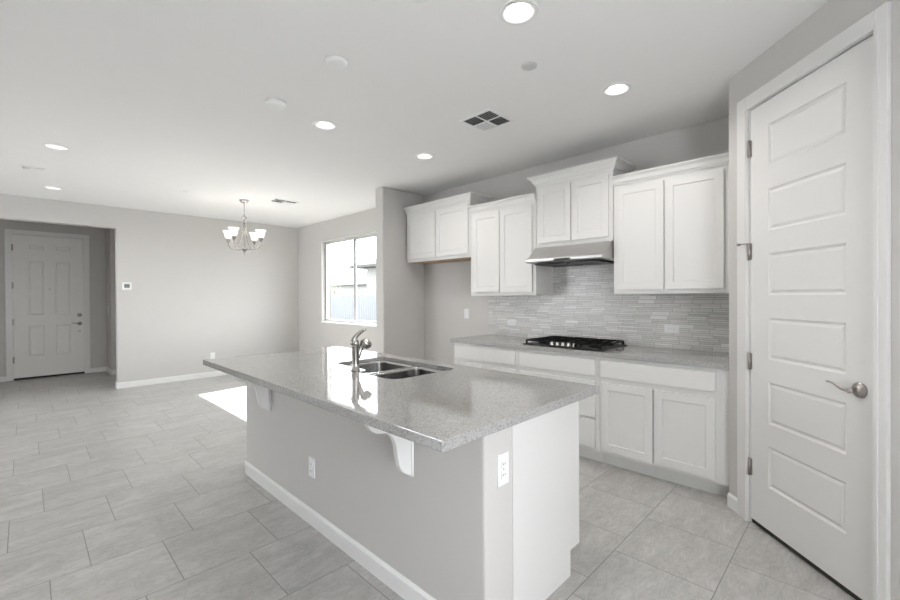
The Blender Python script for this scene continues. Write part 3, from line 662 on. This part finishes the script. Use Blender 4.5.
def vent(label, x, y, sx, sy, rotz=0):
    t = thing('ceiling_vent', label, 'air vent', (x, y, CEIL), rotz, 'white ceiling air registers')
    bm = NB(); hx, hy = sx/2, sy/2; b = .022
    for q in ((-hx, hx, -hy, -hy+b), (-hx, hx, hy-b, hy), (-hx, -hx+b, -hy+b, hy-b), (hx-b, hx, -hy+b, hy-b)): box(bm, *q, -.007, 0, .002)
    box(bm, -.006, .006, -hy+b, hy-b, -.006, 0); box(bm, -hx+b, -.006, -.006, .006, -.006, 0); box(bm, .006, hx-b, -.006, .006, -.006, 0)
    obj('vent_frame', bm, FIXW, t)
    bm = NB(); box(bm, -hx+b, hx-b, -hy+b, hy-b, -.001, -.0003); obj('duct_shade_sheet', bm, VENT_SHADE, t)  # flat dark sheet in place of the shade inside the duct
    bm = NB()
    for qx, qy in ((-1, -1), (1, 1), (-1, 1), (1, -1)):
        x0, x1 = (-hx+b, -.006) if qx < 0 else (.006, hx-b); y0, y1 = (-hy+b, -.006) if qy < 0 else (.006, hy-b)
        alongx = qx*qy > 0; n = 6; s_ = 1 if alongx else (-1 if qx > 0 else 1)
        for k in range(n):
            f = (k+.5)/n
            if alongx:
                c = y0+(y1-y0)*f; vs = [(x0, c-.004, -.0065), (x1, c-.004, -.0065), (x1, c-.004+.009*s_, -.0015), (x0, c-.004+.009*s_, -.0015)]
            else:
                c = x0+(x1-x0)*f; vs = [(c-.004, y0, -.0065), (c-.004, y1, -.0065), (c-.004+.009*s_, y1, -.0015), (c-.004+.009*s_, y0, -.0015)]
            V = [bm.verts.new(v) for v in vs]; V2 = [bm.verts.new((v[0], v[1], v[2]+.0008)) for v in vs]
            bm.faces.new(V); bm.faces.new(V2[::-1])
            for i in range(4): bm.faces.new((V[i], V[(i+1) % 4], V2[(i+1) % 4], V2[i]))
    obj('louvres', bm, FIXW, t)
vent('square white ceiling air register in front of the kitchen cabinets', -2.10, 2.56, .31, .31)
vent('white ceiling air register beyond the chandelier, toward the window wall', -5.92, 2.63, .22, .36)
vent('small white ceiling air register at left between two recessed lights', -6.235, .07, .15, .20)

# ------------------------------------------------------------------ outside the window
bm = NB(); box(bm, -60, 30, 4.3, 120, -.25, -.15); struct('ground', bm, GROUND)
t = thing('backyard_fence', 'grey vertical board fence outside the dining window', 'fence', (-24, 9.5, -.15))
for k in range(7):
    bm = NB(); box(bm, k*2.4, k*2.4+.09, .03, .12, 0, 1.62); obj('fence_post', bm, FENCEM, t)
bm = NB()
for k in range(100): box(bm, k*.15+.004, k*.15+.146, 0, .02, .03, 1.58)
o = obj('fence_boards', bm, FENCEM, t)
def house(label, x0, x1, y0, y1, zw, rise, ov, wallm=STUCCO):
    t = thing('neighbour_house', label, 'house', (x0, y0, -.15)); W_, D = x1-x0, y1-y0
    bm = NB(); box(bm, 0, W_, 0, D, 0, zw); obj('house_walls', bm, wallm, t)
    bm = NB(); a = [bm.verts.new(p) for p in ((-ov, -ov, zw), (W_+ov, -ov, zw), (W_+ov, D+ov, zw), (-ov, D+ov, zw))]
    a2 = [bm.verts.new((v.co.x, v.co.y, zw+.18)) for v in a]; r = min(W_, D)/2
    c = [bm.verts.new((r, D/2, zw+rise)), bm.verts.new((W_-r, D/2, zw+rise))] if W_ > D else [bm.verts.new((W_/2, r, zw+rise)), bm.verts.new((W_/2, D-r, zw+rise))]
    bm.faces.new(a[::-1])
    for i in range(4): bm.faces.new((a[i], a[(i+1) % 4], a2[(i+1) % 4], a2[i]))
    if W_ > D: bm.faces.new((a2[0], a2[1], c[1], c[0])); bm.faces.new((a2[1], a2[2], c[1])); bm.faces.new((a2[2], a2[3], c[0], c[1])); bm.faces.new((a2[3], a2[0], c[0]))
    else: bm.faces.new((a2[0], a2[1], c[0])); bm.faces.new((a2[1], a2[2], c[1], c[0])); bm.faces.new((a2[2], a2[3], c[1])); bm.faces.new((a2[3], a2[0], c[0], c[1]))
    obj('roof', bm, ROOFM, t)
house('neighbouring house with hipped tile roof at the right of the window', -25.7, -15, 17.5, 26, 3.6, 2.2, .9)
house('low pale house beyond the fence, seen through the window', -66, -46, 34, 42, 3.2, 1.3, .6)
bm = NB(); pts = []
nx = 60
rows = []
for j, (yy, sc) in enumerate(((150, 0), (170, .6), (200, 1), (240, .0))):
    rows.append([bm.verts.new((-500+i*9, yy, (21+2.0*math.sin(i*.35)+1.4*math.sin(i*.9+1)+.8*math.sin(i*2.1))*sc-.5)) for i in range(nx)])
for a, b in zip(rows, rows[1:]):
    for i in range(nx-1): f = bm.faces.new((a[i], a[i+1], b[i+1], b[i])); f.smooth = True
struct('hills', bm, HILLM)
t = thing('small_tree', 'sparse young tree beyond the fence at the left of the window', 'tree', (-21.6, 12.5, -.15))
bm = NB(); tube(bm, [(0, 0, 0), (.03, 0, .8), (0, .02, 1.5), (.05, 0, 2.0)], [.05, .04, .03, .01], 8)
for k in range(7):
    a = k*2.4; z = 1.2+.1*k; tube(bm, [(0, 0, z), (.3*math.cos(a), .3*math.sin(a), z+.25)], [.015, .005], 6)
obj('trunk', bm, BARK, t)
bm = NB()
for k in range(260):
    a = random.random()*2*PI; r = .55*math.sqrt(random.random()); z = 1.5+random.random()*.7
    p = Vector((r*math.cos(a), r*math.sin(a), z)); q = Matrix.Rotation(random.random()*6, 3, 'Z') @ Matrix.Rotation(random.random()*3, 3, 'X')
    bm.faces.new([bm.verts.new(p+q@Vector(v)) for v in ((-.04, 0, 0), (0, -.02, 0), (.04, 0, 0), (0, .02, .01))])
obj('foliage', bm, LEAF, t)
